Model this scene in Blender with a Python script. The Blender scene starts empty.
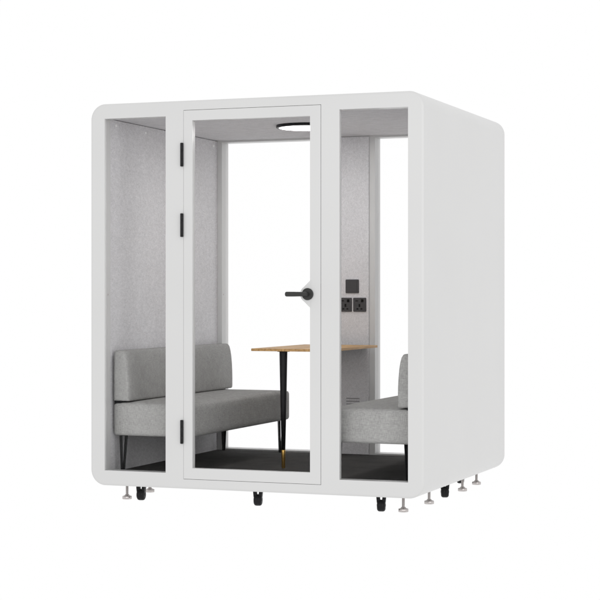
import bpy, bmesh, math, random
from mathutils import Vector, Matrix
random.seed(7)
sc = bpy.context.scene
COL = sc.collection
W, H, D = 2.2, 2.408, 1.9486          # shell: width, height, depth
GROUND = -0.1

# ------------------------------------------------------------------ materials
def mat(name, color, rough=.5, metal=0., spec=.5, coat=0., noise=None, bump=None, mottles=None):
    """noise=(scale, amount, detail, stretch xyz)  bump=(scale, strength, distance)"""
    m = bpy.data.materials.new(name); m.use_nodes = True
    nt = m.node_tree; b = nt.nodes['Principled BSDF']
    b.inputs['Base Color'].default_value = (*color, 1)
    b.inputs['Roughness'].default_value = rough
    b.inputs['Metallic'].default_value = metal
    b.inputs['Specular IOR Level'].default_value = spec
    b.inputs['Coat Weight'].default_value = coat
    tc = nt.nodes.new('ShaderNodeTexCoord')
    if noise:
        layers = noise if isinstance(noise, list) else [noise]
        prev = None
        for (s, amt, det, st) in layers:
            mp = nt.nodes.new('ShaderNodeMapping'); mp.inputs['Scale'].default_value = st
            nt.links.new(tc.outputs['Object'], mp.inputs['Vector'])
            n = nt.nodes.new('ShaderNodeTexNoise'); n.inputs['Scale'].default_value = s; n.inputs['Detail'].default_value = det
            nt.links.new(mp.outputs['Vector'], n.inputs['Vector'])
            r = nt.nodes.new('ShaderNodeMapRange')
            r.inputs['From Min'].default_value = .3; r.inputs['From Max'].default_value = .7
            r.inputs['To Min'].default_value = 1 - amt; r.inputs['To Max'].default_value = 1 + amt
            nt.links.new(n.outputs['Fac'], r.inputs['Value'])
            if prev is None: prev = r.outputs['Result']
            else:
                mu = nt.nodes.new('ShaderNodeMath'); mu.operation = 'MULTIPLY'
                nt.links.new(prev, mu.inputs[0]); nt.links.new(r.outputs['Result'], mu.inputs[1]); prev = mu.outputs[0]
        vm = nt.nodes.new('ShaderNodeVectorMath'); vm.operation = 'SCALE'
        vm.inputs[0].default_value = color
        nt.links.new(prev, vm.inputs['Scale']); nt.links.new(vm.outputs['Vector'], b.inputs['Base Color'])
    if bump:
        s, stn, dist = bump
        n = nt.nodes.new('ShaderNodeTexNoise'); n.inputs['Scale'].default_value = s; n.inputs['Detail'].default_value = 3
        nt.links.new(tc.outputs['Object'], n.inputs['Vector'])
        bp = nt.nodes.new('ShaderNodeBump'); bp.inputs['Strength'].default_value = stn; bp.inputs['Distance'].default_value = dist
        nt.links.new(n.outputs['Fac'], bp.inputs['Height']); nt.links.new(bp.outputs['Normal'], b.inputs['Normal'])
    return m

SHELLC = (.596, .595, .592)
M_SHELL = mat('painted_steel', SHELLC, .30, spec=.4, noise=(1.3, .012, 2, (1, 1, 1)), bump=(420, .04, .0006))
M_FELT = mat('grey_felt', (.665, .658, .674), .95, spec=.1,
             noise=[(60, .055, 3, (1, .45, .8)), (170, .10, 2, (1, .45, .9)), (7, .02, 2, (1, 1, 1))], bump=(160, .3, .002))
M_CEIL = mat('ceiling_felt', (.63, .625, .64), .95, spec=.1,
             noise=[(30, .08, 3, (.5, 1, 1)), (110, .07, 2, (.6, 1, 1))], bump=(160, .3, .002))
M_CARPET = mat('charcoal_carpet', (.084, .082, .080), .95, spec=.1,
               noise=[(260, .35, 2, (1, 1, 1)), (9, .12, 3, (1, 1, 1))], bump=(300, .6, .003))
M_BLACK = mat('black_metal', (.009, .009, .010), .4, spec=.22, noise=(30, .15, 2, (1, 1, 1)))
M_HAND = mat('satin_black', (.022, .022, .021), .45, spec=.4, noise=(40, .12, 2, (1, 1, 1)))
M_RUB = mat('black_nylon', (.006, .006, .007), .45, spec=.2, noise=(40, .2, 2, (1, 1, 1)))
M_PLATE = mat('charcoal_plastic', (.045, .043, .045), .42, spec=.4, noise=(60, .08, 2, (1, 1, 1)))
M_HOLE = mat('socket_hole', (.006, .006, .006), .7, spec=.1, noise=(60, .1, 2, (1, 1, 1)))
M_STEEL = mat('brushed_steel', (.50, .47, .46), .28, metal=1, noise=(90, .12, 3, (1, 1, .1)))
M_BRASS = mat('brass', (.80, .50, .15), .28, metal=1, noise=(60, .1, 2, (1, 1, 1)))
M_GASKET = mat('dark_gasket', (.06, .06, .06), .8, spec=.1, noise=(60, .1, 2, (1, 1, 1)))

def fabric():
    m = bpy.data.materials.new('woven_fabric'); m.use_nodes = True
    nt = m.node_tree; b = nt.nodes['Principled BSDF']
    b.inputs['Roughness'].default_value = .95; b.inputs['Specular IOR Level'].default_value = .12
    tc = nt.nodes.new('ShaderNodeTexCoord')
    waves = []
    for ax, st in (('a', (1, 1, .12)), ('b', (.12, .12, 1))):
        mp = nt.nodes.new('ShaderNodeMapping'); mp.inputs['Scale'].default_value = st
        nt.links.new(tc.outputs['Object'], mp.inputs['Vector'])
        n = nt.nodes.new('ShaderNodeTexNoise'); n.inputs['Scale'].default_value = 360; n.inputs['Detail'].default_value = 2
        nt.links.new(mp.outputs['Vector'], n.inputs['Vector']); waves.append(n.outputs['Fac'])
    ad = nt.nodes.new('ShaderNodeMath'); ad.operation = 'ADD'
    nt.links.new(waves[0], ad.inputs[0]); nt.links.new(waves[1], ad.inputs[1])
    big = nt.nodes.new('ShaderNodeTexNoise'); big.inputs['Scale'].default_value = 14; big.inputs['Detail'].default_value = 3
    nt.links.new(tc.outputs['Object'], big.inputs['Vector'])
    m2 = nt.nodes.new('ShaderNodeMath'); m2.operation = 'MULTIPLY_ADD'; m2.inputs[1].default_value = .35
    nt.links.new(big.outputs['Fac'], m2.inputs[0]); nt.links.new(ad.outputs[0], m2.inputs[2])
    r = nt.nodes.new('ShaderNodeValToRGB')
    r.color_ramp.elements[0].position = .0; r.color_ramp.elements[0].color = (.25, .248, .243, 1)
    r.color_ramp.elements[1].position = 1.; r.color_ramp.elements[1].color = (.46, .457, .448, 1)
    mr = nt.nodes.new('ShaderNodeMapRange'); mr.inputs['From Min'].default_value = .75; mr.inputs['From Max'].default_value = 1.6
    nt.links.new(m2.outputs[0], mr.inputs['Value']); nt.links.new(mr.outputs['Result'], r.inputs['Fac'])
    nt.links.new(r.outputs['Color'], b.inputs['Base Color'])
    bp = nt.nodes.new('ShaderNodeBump'); bp.inputs['Strength'].default_value = .5; bp.inputs['Distance'].default_value = .0015
    nt.links.new(ad.outputs[0], bp.inputs['Height']); nt.links.new(bp.outputs['Normal'], b.inputs['Normal'])
    return m
M_FABRIC = fabric()

def wood():
    m = bpy.data.materials.new('oak_veneer'); m.use_nodes = True
    nt = m.node_tree; b = nt.nodes['Principled BSDF']
    b.inputs['Roughness'].default_value = .5; b.inputs['Specular IOR Level'].default_value = .3
    tc = nt.nodes.new('ShaderNodeTexCoord')
    mp = nt.nodes.new('ShaderNodeMapping'); mp.inputs['Scale'].default_value = (22, 1.2, 22)
    nt.links.new(tc.outputs['Object'], mp.inputs['Vector'])
    n = nt.nodes.new('ShaderNodeTexNoise'); n.inputs['Scale'].default_value = 3; n.inputs['Detail'].default_value = 5
    n.inputs['Distortion'].default_value = .6
    nt.links.new(mp.outputs['Vector'], n.inputs['Vector'])
    r = nt.nodes.new('ShaderNodeValToRGB')
    r.color_ramp.elements[0].position = .32; r.color_ramp.elements[0].color = (.37, .205, .078, 1)
    r.color_ramp.elements[1].position = .68; r.color_ramp.elements[1].color = (.64, .40, .175, 1)
    nt.links.new(n.outputs['Fac'], r.inputs['Fac']); nt.links.new(r.outputs['Color'], b.inputs['Base Color'])
    return m
M_WOOD = wood()

def glass():
    m = bpy.data.materials.new('clear_glass'); m.use_nodes = True
    nt = m.node_tree; nt.nodes.clear()
    o = nt.nodes.new('ShaderNodeOutputMaterial')
    t = nt.nodes.new('ShaderNodeBsdfTransparent'); t.inputs['Color'].default_value = (1, 1, 1, 1)
    g = nt.nodes.new('ShaderNodeBsdfGlossy'); g.inputs['Roughness'].default_value = .02
    f = nt.nodes.new('ShaderNodeFresnel'); f.inputs['IOR'].default_value = 1.06   # anti-reflective coated glass
    mx = nt.nodes.new('ShaderNodeMixShader')
    nt.links.new(f.outputs['Fac'], mx.inputs['Fac']); nt.links.new(t.outputs[0], mx.inputs[1]); nt.links.new(g.outputs[0], mx.inputs[2])
    nt.links.new(mx.outputs[0], o.inputs['Surface'])
    return m
M_GLASS = glass()

def lamp_mat():
    m = mat('lamp_diffuser', (.9, .9, .9), .5, noise=(5, .01, 1, (1, 1, 1)))
    b = m.node_tree.nodes['Principled BSDF']
    b.inputs["Emission Color"].default_value = (1, .99, .97, 1)
    nt = m.node_tree; tc = nt.nodes.new('ShaderNodeTexCoord')     # the diffuser dims towards its rim
    sub = nt.nodes.new('ShaderNodeVectorMath'); sub.operation = 'DISTANCE'; sub.inputs[1].default_value = (1.1, .975, 2.3074)
    mr = nt.nodes.new('ShaderNodeMapRange'); mr.inputs['From Min'].default_value = .150; mr.inputs['From Max'].default_value = .186
    mr.inputs['To Min'].default_value = 22; mr.inputs['To Max'].default_value = 1.1
    nt.links.new(tc.outputs['Object'], sub.inputs[0]); nt.links.new(sub.outputs['Value'], mr.inputs['Value'])
    nt.links.new(mr.outputs['Result'], b.inputs['Emission Strength'])
    return m
M_LAMP = lamp_mat()

# ------------------------------------------------------------------ mesh helpers
def finish(name, bm, m, parent=None, bevel=0., seg=2, smooth=False, loc=None, angle=30):
    bmesh.ops.recalc_face_normals(bm, faces=bm.faces[:])
    me = bpy.data.meshes.new(name); bm.to_mesh(me); bm.free()
    o = bpy.data.objects.new(name, me); COL.objects.link(o)
    me.materials.append(m)
    if parent: o.parent = parent
    if loc: o.location = loc
    if bevel:
        b = o.modifiers.new('bevel', 'BEVEL'); b.width = bevel; b.segments = seg
        b.limit_method = 'ANGLE'; b.angle_limit = math.radians(angle); b.use_clamp_overlap = True
        b.harden_normals = False
    if smooth or bevel:
        for p in me.polygons: p.use_smooth = True
        w = o.modifiers.new('wn', 'WEIGHTED_NORMAL'); w.keep_sharp = False; w.weight = 100
    return o

def box(bm, x0, x1, y0, y1, z0, z1):
    v = [bm.verts.new((x, y, z)) for x in (x0, x1) for y in (y0, y1) for z in (z0, z1)]
    for f in ((0, 1, 3, 2), (4, 6, 7, 5), (0, 4, 5, 1), (2, 3, 7, 6), (0, 2, 6, 4), (1, 5, 7, 3)):
        bm.faces.new([v[i] for i in f])

def loft(bm, loops, closed=True, cap0=True, cap1=True):
    rows = [[bm.verts.new(p) for p in L] for L in loops]
    n = len(rows[0])
    for a, b in zip(rows, rows[1:]):
        for i in range(n if closed else n - 1):
            j = (i + 1) % n
            bm.faces.new((a[i], a[j], b[j], b[i]))
    if cap0: bm.faces.new(rows[0][::-1])
    if cap1: bm.faces.new(rows[-1])
    return rows

def circle(c, r, axis='z', n=24, off=0.):
    out = []
    for i in range(n):
        a = 2 * math.pi * i / n + off
        p, q = r * math.cos(a), r * math.sin(a)
        out.append({'z': (c[0] + p, c[1] + q, c[2]), 'y': (c[0] + p, c[1], c[2] + q), 'x': (c[0], c[1] + p, c[2] + q)}[axis])
    return out

def lathe(bm, prof, cx=0, cy=0, n=28):
    loft(bm, [circle((cx, cy, z), r, 'z', n) for z, r in prof])

def rod(bm, a, b, r0, r1, n=14):
    a, b = Vector(a), Vector(b); d = (b - a).normalized()
    u = d.orthogonal().normalized(); v = d.cross(u)
    L = []
    for c, r in ((a, r0), (b, r1)):
        L.append([c + u * (r * math.cos(2 * math.pi * i / n)) + v * (r * math.sin(2 * math.pi * i / n)) for i in range(n)])
    loft(bm, L)

def rrect(x0, x1, z0, z1, r, n=14):
    pts = []
    for cx, cz, a0 in ((x1 - r, z1 - r, 0), (x0 + r, z1 - r, 90), (x0 + r, z0 + r, 180), (x1 - r, z0 + r, 270)):
        for i in range(n + 1):
            a = math.radians(a0 + 90 * i / n)
            pts.append((cx + r * math.cos(a), cz + r * math.sin(a)))
    return pts

def plate(bm, outer, holes, y0, y1):
    """flat plate in the XZ plane with holes, from depth y0 to y1"""
    faces_by_y = []
    for y in (y0, y1):
        edges, loops = [], []
        for L in [outer] + holes:
            vs = [bm.verts.new((x, y, z)) for x, z in L]
            es = [bm.edges.new((vs[i], vs[(i + 1) % len(vs)])) for i in range(len(vs))]
            edges += es; loops.append(vs)
        bmesh.ops.triangle_fill(bm, use_beauty=True, use_dissolve=True, edges=edges)
        faces_by_y.append(loops)
    for A, B in zip(*faces_by_y):
        for i in range(len(A)):
            j = (i + 1) % len(A)
            bm.faces.new((A[i], A[j], B[j], B[i]))

def rect(x0, x1, z0, z1): return [(x0, z0), (x1, z0), (x1, z1), (x0, z1)]

def empty(name, label, cat, loc=(0, 0, 0), rz=0, group=None):
    o = bpy.data.objects.new(name, None); COL.objects.link(o)
    o.location = loc; o.rotation_euler = (0, 0, rz); o.empty_display_size = .1
    o['label'] = label; o['category'] = cat
    if group: o['group'] = group
    return o

# ------------------------------------------------------------------ POD
pod = empty('office_pod', 'white rounded booth with a glass door and windows, standing on steel feet and black casters', 'office pod', (0, 0, GROUND))
PZ = -GROUND      # children are written in shell coordinates (z = 0 at shell underside) and lifted by this
def part(name, bm, m, parent=pod, **k):
    o = finish(name, bm, m, parent, **k)
    if parent is pod: o.location.z += PZ
    return o

R, RF = .098, .016
# shell skin with rounded front and back edges
bm = bmesh.new(); loops = []
for k in range(7):
    a = math.radians(90 * k / 6); ins = RF * (1 - math.sin(a)); y = RF * (1 - math.cos(a))
    loops.append([(x, y, z) for x, z in rrect(ins, W - ins, ins, H - ins, R - ins)])
for k in range(7):
    a = math.radians(90 - 90 * k / 6); ins = RF * (1 - math.sin(a)); y = D - RF * (1 - math.cos(a))
    loops.append([(x, y, z) for x, z in rrect(ins, W - ins, ins, H - ins, R - ins)])
loft(bm, loops, cap0=False, cap1=False)
shell = part('shell', bm, M_SHELL)
for p in shell.data.polygons: p.use_smooth = True

# front frame
A0, A1 = .0998, W - .0998
ZB, ZT = .0956, 2.3139
bm = bmesh.new()
outline = rrect(RF, W - RF, RF, H - RF, R - RF)
plate(bm, outline, [rect(A0, .524, ZB, ZT), rect(.6457, 1.5543, .0604, 2.348), rect(1.671, A1, ZB, ZT)], 0, .034)
front = part('front_frame', bm, M_SHELL)
bm = bmesh.new()
# deeper surround and the stop the door closes against
box(bm, .06, A0, .034, .08, .06, 2.34); box(bm, A1, 2.14, .034, .08, .06, 2.34)
box(bm, A0, A1, .034, .08, ZT, 2.35); box(bm, A0, A1, .034, .08, .05, ZB)
part('window_surround', bm, M_SHELL)
bm = bmesh.new()
for x0, x1 in ((.540, .640), (1.560, 1.655)): box(bm, x0, x1, .0345, .076, .0965, 2.3135)
for x0, x1, z0, z1 in ((.6402, .662, .07, 2.34), (1.538, 1.5598, .07, 2.34)): box(bm, x0, x1, .0405, .060, z0, z1)
box(bm, .662, 1.538, .0405, .060, .052, .085); box(bm, .662, 1.538, .0405, .060, 2.325, 2.356)
part('door_stop', bm, M_SHELL)

def pane(x0, x1, y, z0, z1, parent=pod):
    bm = bmesh.new(); box(bm, x0, x1, y, y + .006, z0, z1)
    return part('window_pane', bm, M_GLASS, parent)
def flatpane(x0, x1, y, z0, z1, parent=pod, name='window_pane'):
    bm = bmesh.new(); box(bm, x0, x1, y, y + .003, z0, z1)
    return part(name, bm, M_GLASS, parent)
flatpane(A0, .524, .018, ZB, ZT); flatpane(1.671, A1, .018, ZB, ZT)

# door
bm = bmesh.new()
DX0, DX1, DZ0, DZ1 = .6475, 1.5519, .0628, 2.3455
plate(bm, rect(DX0, DX1, DZ0, DZ1), [rect(.706, 1.4835, .1303, 2.2826)], -.0012, .040)
door = part('door', bm, M_SHELL)
flatpane(.706, 1.4835, .014, .1303, 2.2826, door, 'door_glass')
# widened lock plate behind the handle
HX, HZ = 1.470, 1.2075
bm = bmesh.new()
pts = [(1.4875, 1.292)]
for k in range(9):
    a = math.radians(122 + (238 - 122) * k / 8); pts.append((HX + .052 * math.cos(a) + .002, HZ + .052 * math.sin(a)))
pts += [(1.4875, 1.123)]
loops = [[(x, y, z) for x, z in pts] for y in (-.0032, .012)]
loft(bm, loops)
finish('lock_plate', bm, M_SHELL, door, bevel=.001)
# handle: rose, neck, lever
bm = bmesh.new()
loft(bm, [circle((HX, -.0034, HZ), .036, 'y', 36), circle((HX, -.010, HZ), .0365, 'y', 36), circle((HX, -.0125, HZ), .034, 'y', 36)])
loft(bm, [circle((HX, -.012, HZ), .013, 'y', 24), circle((HX, -.052, HZ), .012, 'y', 24)])
rings = []
for x, r in ((HX + .014, .007), (HX + .012, .0125), (HX - .02, .0135), (HX - .075, .0145), (1.352, .0145), (1.3455, .012), (1.343, .006)):
    rings.append([(x, -.055 + .62 * r * math.cos(2 * math.pi * i / 20), HZ + r * math.sin(2 * math.pi * i / 20)) for i in range(20)])
loft(bm, rings)
finish('door_handle', bm, M_HAND, door, bevel=.0006)
# latch edge seen as a short dark line in the door gap
bm = bmesh.new(); box(bm, 1.5521, 1.5541, .002, .02, 1.15, 1.27); finish('latch', bm, M_GASKET, door)
for z0, z1 in ((1.9985, 2.145), (1.562, 1.708), (.2805, .4275)):
    bm = bmesh.new()
    zm = (z0 + z1) / 2
    lathe(bm, [(z0, .007), (z0 + .002, .0098), (z0 + .045, .0098), (z0 + .046, .0092), (z0 + .047, .0098),
               (z1 - .047, .0098), (z1 - .046, .0092), (z1 - .045, .0098), (z1 - .002, .0098), (z1, .007)], .6385, -.0095, 20)
    h = finish('hinge', bm, M_BLACK, door)
    for p in h.data.polygons: p.use_smooth = len(p.vertices) == 4 and abs(p.normal.z) < .5

# rear frame (two glazed openings and a centre post)
RX0, RX1 = .114, W - .114
CX0, CX1 = .905, 1.290
RZ0, RZ1 = .083, 2.313
YR = 1.83
bm = bmesh.new()
plate(bm, rect(.075, W - .075, .055, 2.345), [rect(RX0, CX0, RZ0, RZ1), rect(CX1, RX1, RZ0, RZ1)], YR, 1.93)
plate(bm, outline, [rect(RX0, CX0, RZ0, RZ1), rect(CX1, RX1, RZ0, RZ1)], 1.9302, D)
part('rear_frame', bm, M_SHELL)
flatpane(RX0, CX0, 1.90, RZ0, RZ1); flatpane(CX1, RX1, 1.90, RZ0, RZ1)

# linings
XW = .08
bm = bmesh.new(); box(bm, .045, XW, .0805, YR - .0005, .06, 2.3235); part('felt_wall', bm, M_FELT, bevel=.003)
bm = bmesh.new(); box(bm, W - XW, W - .045, .0805, YR - .0005, .06, 2.3235); part('felt_wall', bm, M_FELT, bevel=.003)
bm = bmesh.new(); box(bm, .06, W - .06, .0805, YR - .0005, 2.3265, 2.36); part('ceiling_panel', bm, M_CEIL)
bm = bmesh.new(); box(bm, CX0 + .045, CX1 - .042, YR - .010, YR - .0003, .073, 2.322); part('felt_panel', bm, M_FELT, bevel=.003)
bm = bmesh.new(); box(bm, .06, W - .06, .0805, YR - .0005, .02, .072); part('carpet', bm, M_CARPET)

# small felt fixing caps along the top of the left wall
M_CAP = mat('pale_plastic', (.88, .88, .88), .4, noise=(60, .02, 2, (1, 1, 1)))
for y, z in ((.197, 2.310), (.63, 2.300), (1.755, 2.305)):
    for x, ax in ((XW, 1), (W - XW, -1)):
        bm = bmesh.new()
        loft(bm, [circle((x - .001 * ax, y, z - .02), .010, 'x', 14), circle((x + .004 * ax, y, z - .02), .008, 'x', 14)])
        part('fixing_cap', bm, M_CAP)
for x in (A0 + .0002,):
    bm = bmesh.new(); loft(bm, [circle((x - .001, .045, 1.205), .006, 'x', 12), circle((x + .002, .045, 1.205), .005, 'x', 12)])
    part('fixing_cap', bm, M_STEEL)
bm = bmesh.new(); loft(bm, [circle((RX0 - .001, 1.86, 1.205), .006, 'x', 12), circle((RX0 + .002, 1.86, 1.205), .005, 'x', 12)])
part('fixing_cap', bm, M_STEEL)

# ceiling ring lamp
LC = (1.1, .975)
bm = bmesh.new()
lathe(bm, [(2.3262, .206), (2.3095, .207), (2.308, .2055), (2.308, .190), (2.312, .189)], *LC, n=72)
lampo = part('ceiling_lamp', bm, M_BLACK)
for p in lampo.data.polygons: p.use_smooth = abs(p.normal.z) < .4
bm = bmesh.new()
lathe(bm, [(2.3115, .1895), (2.3082, .1895), (2.3074, .1885)], *LC, n=72)
finish('diffuser', bm, M_LAMP, lampo)

# switch and sockets on the centre panel
YP = YR - .010
def faceplate(x0, x1, z0, z1, name):
    bm = bmesh.new()
    out = rrect(x0, x1, z0, z1, .006, 4)
    loft(bm, [[(x, y, z) for x, z in out] for y in (YP - .009, YP)])
    return part(name, bm, M_PLATE, bevel=.002)
SX0, SX1, SZ0, SZ1 = 1.076, 1.175, 1.214, 1.311
sw = faceplate(SX0, SX1, SZ0, SZ1, 'wall_switch')
bm = bmesh.new(); box(bm, SX0 + .014, SX1 - .014, YP - .0115, YP - .0088, SZ0 + .014, SZ1 - .014); finish('rocker', bm, M_PLATE, sw, bevel=.001)
for x0, x1 in ((1.029, 1.1225), (1.133, 1.229)):
    z0, z1 = 1.083, 1.182
    so = faceplate(x0, x1, z0, z1, 'power_socket')
    cx = (x0 + x1) / 2
    bm = bmesh.new()
    # British style socket: tall earth slot over two live slots
    box(bm, cx - .006, cx + .006, YP - .0097, YP - .0088, 1.117, 1.138)
    box(bm, cx - .022, cx - .008, YP - .0097, YP - .0088, 1.098, 1.107)
    box(bm, cx + .008, cx + .022, YP - .0097, YP - .0088, 1.098, 1.107)
    finish('pin_hole', bm, M_HOLE, so)
    bm = bmesh.new(); box(bm, cx + .012, cx + .030, YP - .0125, YP - .0088, 1.150, 1.170); finish('rocker', bm, M_HOLE, so, bevel=.001)
    bm = bmesh.new(); box(bm, cx - .030, cx - .010, YP - .0097, YP - .0088, 1.156, 1.163); finish('indicator', bm, M_HOLE, so)
# low ventilation grille on the felt panel, below the table
bm = bmesh.new()
for k in range(4): box(bm, 1.08, 1.178, YP - .003, YP, .405 + .020 * k, .412 + .020 * k)

part('vent_grille', bm, mat('vent_grey', (.30, .295, .30), .6, spec=.2, noise=(60, .1, 2, (1, 1, 1))))

# levelling feet
def foot_mesh():
    bm = bmesh.new()
    G = GROUND
    lathe(bm, [(G, .0285), (G + .002, .0305), (G + .016, .0305), (G + .019, .0285), (G + .022, .018), (G + .030, .011), (G + .032, .0085), (.012, .0085)], n=30)
    # hexagonal lock nut and thread grooves
    loft(bm, [circle((0, 0, -.012), .0125, 'z', 6), circle((0, 0, -.003), .0125, 'z', 6)])
    for k in range(9):
        z = -.062 + k * .0055
        loft(bm, [circle((0, 0, z), .0085, 'z', 16), circle((0, 0, z + .0012), .0097, 'z', 16), circle((0, 0, z + .0024), .0085, 'z', 16)])
    return bm
foot0 = part('levelling_foot', foot_mesh(), M_STEEL)
for p in foot0.data.polygons: p.use_smooth = len(p.vertices) == 4
feet = [(.175, .165), (2.020, .165), (.145, .56), (2.052, .60), (.140, 1.35), (2.060, 1.35), (.150, 1.765), (2.045, 1.765)]
for i, (x, y) in enumerate(feet):
    o = foot0 if i == 0 else foot0.copy()
    if i: COL.objects.link(o); o.parent = pod
    o.location = (x, y, PZ)

# casters
def caster(x, y, rz, first=[None]):
    if first[0] is None:
        bm = bmesh.new()
        for s in (-1, 1):
            # flared ear of the swivel fork, leaving a notch between the two
            c = [(s * .034, .014, .0), (s * .034, -.014, .0), (s * .032, -.018, -.022), (s * .029, -.018, -.046), (s * .029, .018, -.046), (s * .032, .018, -.022)]
            d = [(s * .011, .014, .0), (s * .011, -.014, .0), (s * .010, -.018, -.024), (s * .004, -.018, -.046), (s * .004, .018, -.046), (s * .010, .018, -.024)]
            loft(bm, [c, d])
        box(bm, -.0265, .0265, -.022, .022, -.056, -.036)
        rod(bm, (-.0305, 0, -.062), (.0305, 0, -.062), .009, .009)
        o = part('caster', bm, M_RUB, bevel=.0015)
        bm = bmesh.new()
        prof = [(-.0285, .018), (-.0275, .026), (-.022, .033), (-.014, .0355), (-.002, .036), (-.001, .0352), (.001, .0352), (.002, .036), (.014, .0355), (.022, .033), (.0275, .026), (.0285, .018)]
        loft(bm, [circle((px, 0, -.064), r, 'x', 32) for px, r in prof])
        w = finish('wheel', bm, M_RUB, o)
        for p in w.data.polygons: p.use_smooth = len(p.vertices) == 4
        first[0] = o
    else:
        src = first[0]; o = src.copy(); COL.objects.link(o); o.parent = pod
        for ch in list(src.children):
            c = ch.copy(); COL.objects.link(c); c.parent = o
    o.location = (x, y, PZ); o.rotation_euler = (0, 0, rz); o.scale = (.88, .9, 1)
for x, y, rz in ((.292, .13, .12), (1.092, .13, .18), (1.892, .13, .2), (.14, .96, .3), (2.052, .955, .35), (1.925, 1.79, .2), (.27, 1.80, .1), (1.10, 1.80, .1)):
    caster(x, y, rz)

# ------------------------------------------------------------------ SOFAS
def cushion(bm, x0, x1, y0, y1, z0, z1, r, puff=(0, 0, 0), n=10):
    """rounded, slightly crowned upholstered block"""
    nx, ny, nz = 14, 34, 10
    pts = {}
    def P(i, j, k):
        key = (i, j, k)
        if key not in pts:
            # crowd samples towards the edges so the rounding is smooth
            def s(t): return .5 - .5 * math.cos(math.pi * t)
            u, v, w = s(i / nx), s(j / ny), s(k / nz)
            x, y, z = x0 + (x1 - x0) * u, y0 + (y1 - y0) * v, z0 + (z1 - z0) * w
            cx = min(max(x, x0 + r), x1 - r); cy = min(max(y, y0 + r), y1 - r); cz = min(max(z, z0 + r), z1 - r)
            d = Vector((x - cx, y - cy, z - cz)); q = Vector((cx, cy, cz))
            if d.length > 0:
                m = max(abs(d.x), abs(d.y), abs(d.z)); q += d.normalized() * m
            U, V, Wn = 2 * u - 1, 2 * v - 1, 2 * w - 1
            fx = (1 - V ** 4) * (1 - Wn ** 4); fy = (1 - U ** 4) * (1 - Wn ** 4); fz = (1 - U ** 4) * (1 - V ** 6)
            q.x += puff[0] * fx * U; q.y += puff[1] * fy * V; q.z += puff[2] * fz * max(Wn, 0)
            pts[key] = bm.verts.new(q)
        return pts[key]
    for i in range(nx):
        for j in range(ny):
            for k in (0, nz): bm.faces.new((P(i, j, k), P(i + 1, j, k), P(i + 1, j + 1, k), P(i, j + 1, k)))
    for i in range(nx):
        for k in range(nz):
            for j in (0, ny): bm.faces.new((P(i, j, k), P(i + 1, j, k), P(i + 1, j, k + 1), P(i, j, k + 1)))
    for j in range(ny):
        for k in range(nz):
            for i in (0, nx): bm.faces.new((P(i, j, k), P(i, j + 1, k), P(i, j + 1, k + 1), P(i, j, k + 1)))

FLOOR = .072
def make_sofa(label):
    # local frame: back against x = 0, seat towards +x, y along the length, z from the carpet
    L = 1.702
    t = empty('sofa', label, 'sofa', group='grey sofas inside the booth')
    bm = bmesh.new(); cushion(bm, .008, .562, 0, L, .2335, .443, .024, (.003, .003, .008))
    # upholstered rim seam
    s = finish('seat', bm, M_FABRIC, t)
    for p in s.data.polygons: p.use_smooth = True
    # backrest, its front face leaning back to a narrow top
    bm = bmesh.new()
    prof = []
    for z, xf in ((.454, .113), (.4565, .1165), (.47, .118), (.52, .1182), (.58, .117), (.64, .114), (.69, .1095), (.73, .103), (.758, .095), (.771, .087), (.776, .077)):
        prof.append((xf, z))
    back = [(.018, .776), (.012, .772), (.010, .75), (.008, .60), (.008, .47), (.009, .4565), (.012, .454)]
    ring = prof + back
    cxm = .055; czm = .61
    N = 26; loops = []
    for k in range(N + 1):
        v = .5 - .5 * math.cos(math.pi * k / N); y = v * L
        e = min(y, L - y); r = .016
        ins = r - math.sqrt(max(0, r * r - max(0, r - e) ** 2)) if e < r else 0
        loops.append([(x - math.copysign(min(ins, abs(x - cxm)), x - cxm), y, z - math.copysign(min(ins, abs(z - czm)), z - czm)) for x, z in ring])
    loft(bm, loops)
    b = finish('backrest', bm, M_FABRIC, t)
    for p in b.data.polygons: p.use_smooth = len(p.vertices) == 4
    # recessed support between seat and backrest
    bm = bmesh.new(); box(bm, .014, .062, .012, L - .012, .425, .462); finish('back_rail', bm, M_BLACK, t)
    # hairpin legs, each turned along its corner's diagonal
    for (cx, cy) in ((.062, .045), (.500, .045), (.062, L - .038), (.512, L - .045)):
        dx = 1 if cx < .2 else -1; dy = 1 if cy < .5 else -1
        sgn = dx * dy
        bm = bmesh.new()
        ux, uy = .7071, .7071 * sgn
        if True:
            for s_ in (-1, 1):
                tp = (cx + ux * .0185 * s_, cy + uy * .0185 * s_, .240)
                bt = (cx - ux * .006 + ux * .0062 * s_, cy - uy * .006 + uy * .0062 * s_, .004)
                # flat strap, wide across the plane of the V and narrowing downwards
                nx_, ny_ = -uy, ux; L4 = []
                for (px, py, pz), hw in ((tp, .0135), (bt, .008)):
                    L4.append([(px + ux * .0058 * a + nx_ * hw * b, py + uy * .0058 * a + ny_ * hw * b, pz) for a, b in ((1, 1), (-1, 1), (-1, -1), (1, -1))])
                loft(bm, L4)
            loft(bm, [circle((cx - ux * .006, cy - uy * .006, z), .012, 'z', 16) for z in (.0005, .006)])
            box(bm, cx - .018, cx + .018, cy - .018, cy + .018, .2318, .2345)
        lg = finish('leg', bm, M_BLACK, t)
    return t
s1 = make_sofa('grey sofa along the left wall, its whole backrest showing beside the wooden table')
s1.location = (.088, .122, FLOOR)
s2 = s1.copy(); COL.objects.link(s2)
for ch in list(s1.children):
    c = ch.copy(); COL.objects.link(c); c.parent = s2
s2['label'] = 'grey sofa along the right wall, seen through the narrow window right of the door'
s2.location = (W - .088, .122 + 1.702, FLOOR); s2.rotation_euler = (0, 0, math.pi)

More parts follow.
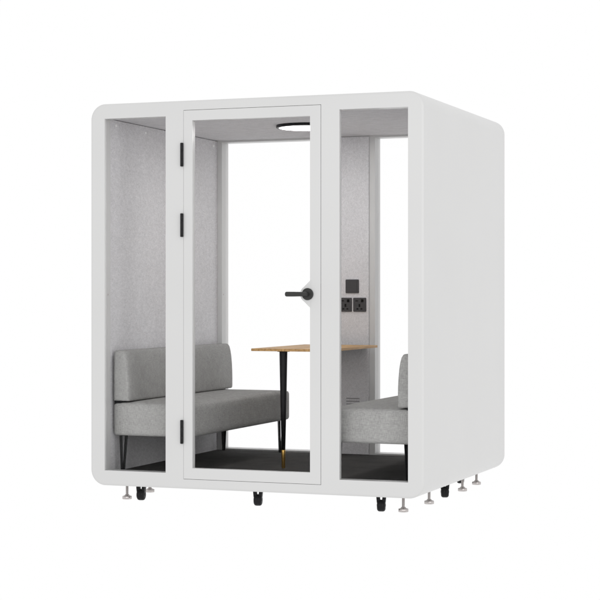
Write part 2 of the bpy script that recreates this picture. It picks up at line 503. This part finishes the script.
# ------------------------------------------------------------------ TABLE
TX0, TX1, TY0, TY1, TZ = .812, 1.358, .688, 1.690, .852
tb = empty('table', 'wooden topped table on tapered black leg with brass tip, between the two grey sofas', 'table', (1.075, .75, FLOOR))
bm = bmesh.new()
out = [(x, z) for x, z in rrect(TX0 - 1.075, TX1 - 1.075, TY0 - .75, TY1 - .75, .012, 5)]
loft(bm, [[(x, y, z) for x, y in out] for z in (TZ - .0165 - FLOOR, TZ - FLOOR)])
finish('tabletop', bm, M_WOOD, tb, bevel=.0015)
bm = bmesh.new()
zt = TZ - .0165 - FLOOR
lathe(bm, [(.118, .0125), (.40, .0195), (zt - .006, .0262), (zt, .0262)], -.057, 0, 32)
loft(bm, [circle((-.057, 0, zt - .004), .04, 'z', 32), circle((-.057, 0, zt - .0003), .04, 'z', 32)])
lg = finish('leg', bm, M_BLACK, tb)
for p in lg.data.polygons: p.use_smooth = len(p.vertices) == 4
bm = bmesh.new()
lathe(bm, [(.0, .0105), (.002, .0118), (.112, .0138), (.1185, .0132)], -.057, 0, 28)
tip = finish('leg_tip', bm, M_BRASS, lg)
for p in tip.data.polygons: p.use_smooth = len(p.vertices) == 4
# steel wall bracket that carries the far end
bm = bmesh.new()
box(bm, -.16, .16, TY1 - .80, YR - .0105 - .75, zt - .004, zt - .0004)
finish('wall_bracket', bm, M_BLACK, tb)

# ------------------------------------------------------------------ CAMERA, WORLD, LIGHTS
cam = bpy.data.cameras.new('Camera'); co = bpy.data.objects.new('Camera', cam); COL.objects.link(co)
co.location = (5.1167, -9.7453, 1.2084); co.rotation_euler = (math.pi / 2, 0, .3627)
cam.sensor_width = 36; cam.lens = 36 * 1725.54 / 600; cam.shift_y = -(300 - 293.984) / 600
cam.clip_end = 500
sc.camera = co

w = bpy.data.worlds.new('World'); sc.world = w; w.use_nodes = True
bg = w.node_tree.nodes['Background']; bg.inputs['Color'].default_value = (1, 1, 1, 1); bg.inputs['Strength'].default_value = 1.0

def area(name, loc, target, size, power):
    l = bpy.data.lights.new(name, 'AREA'); l.shape = 'RECTANGLE'; l.size = size[0]; l.size_y = size[1]; l.energy = power
    o = bpy.data.objects.new(name, l); COL.objects.link(o); o.location = loc
    d = Vector(target) - Vector(loc); o.rotation_euler = d.to_track_quat('-Z', 'Y').to_euler()
    return o
area('front_softbox', (3.6, -11.5, 3.2), (1.2, .4, 1.2), (9.0, 5.0), 215)
area('strip_softbox', (9.0, -5.5, 2.2), (2.0, .4, 1.2), (3.4, 4.5), 85)

sc.render.engine = 'CYCLES'
sc.cycles.max_bounces = 12; sc.cycles.transparent_max_bounces = 16; sc.cycles.diffuse_bounces = 6
sc.view_settings.view_transform = 'Standard'; sc.view_settings.look = 'None'
sc.view_settings.exposure = 0; sc.view_settings.gamma = 1
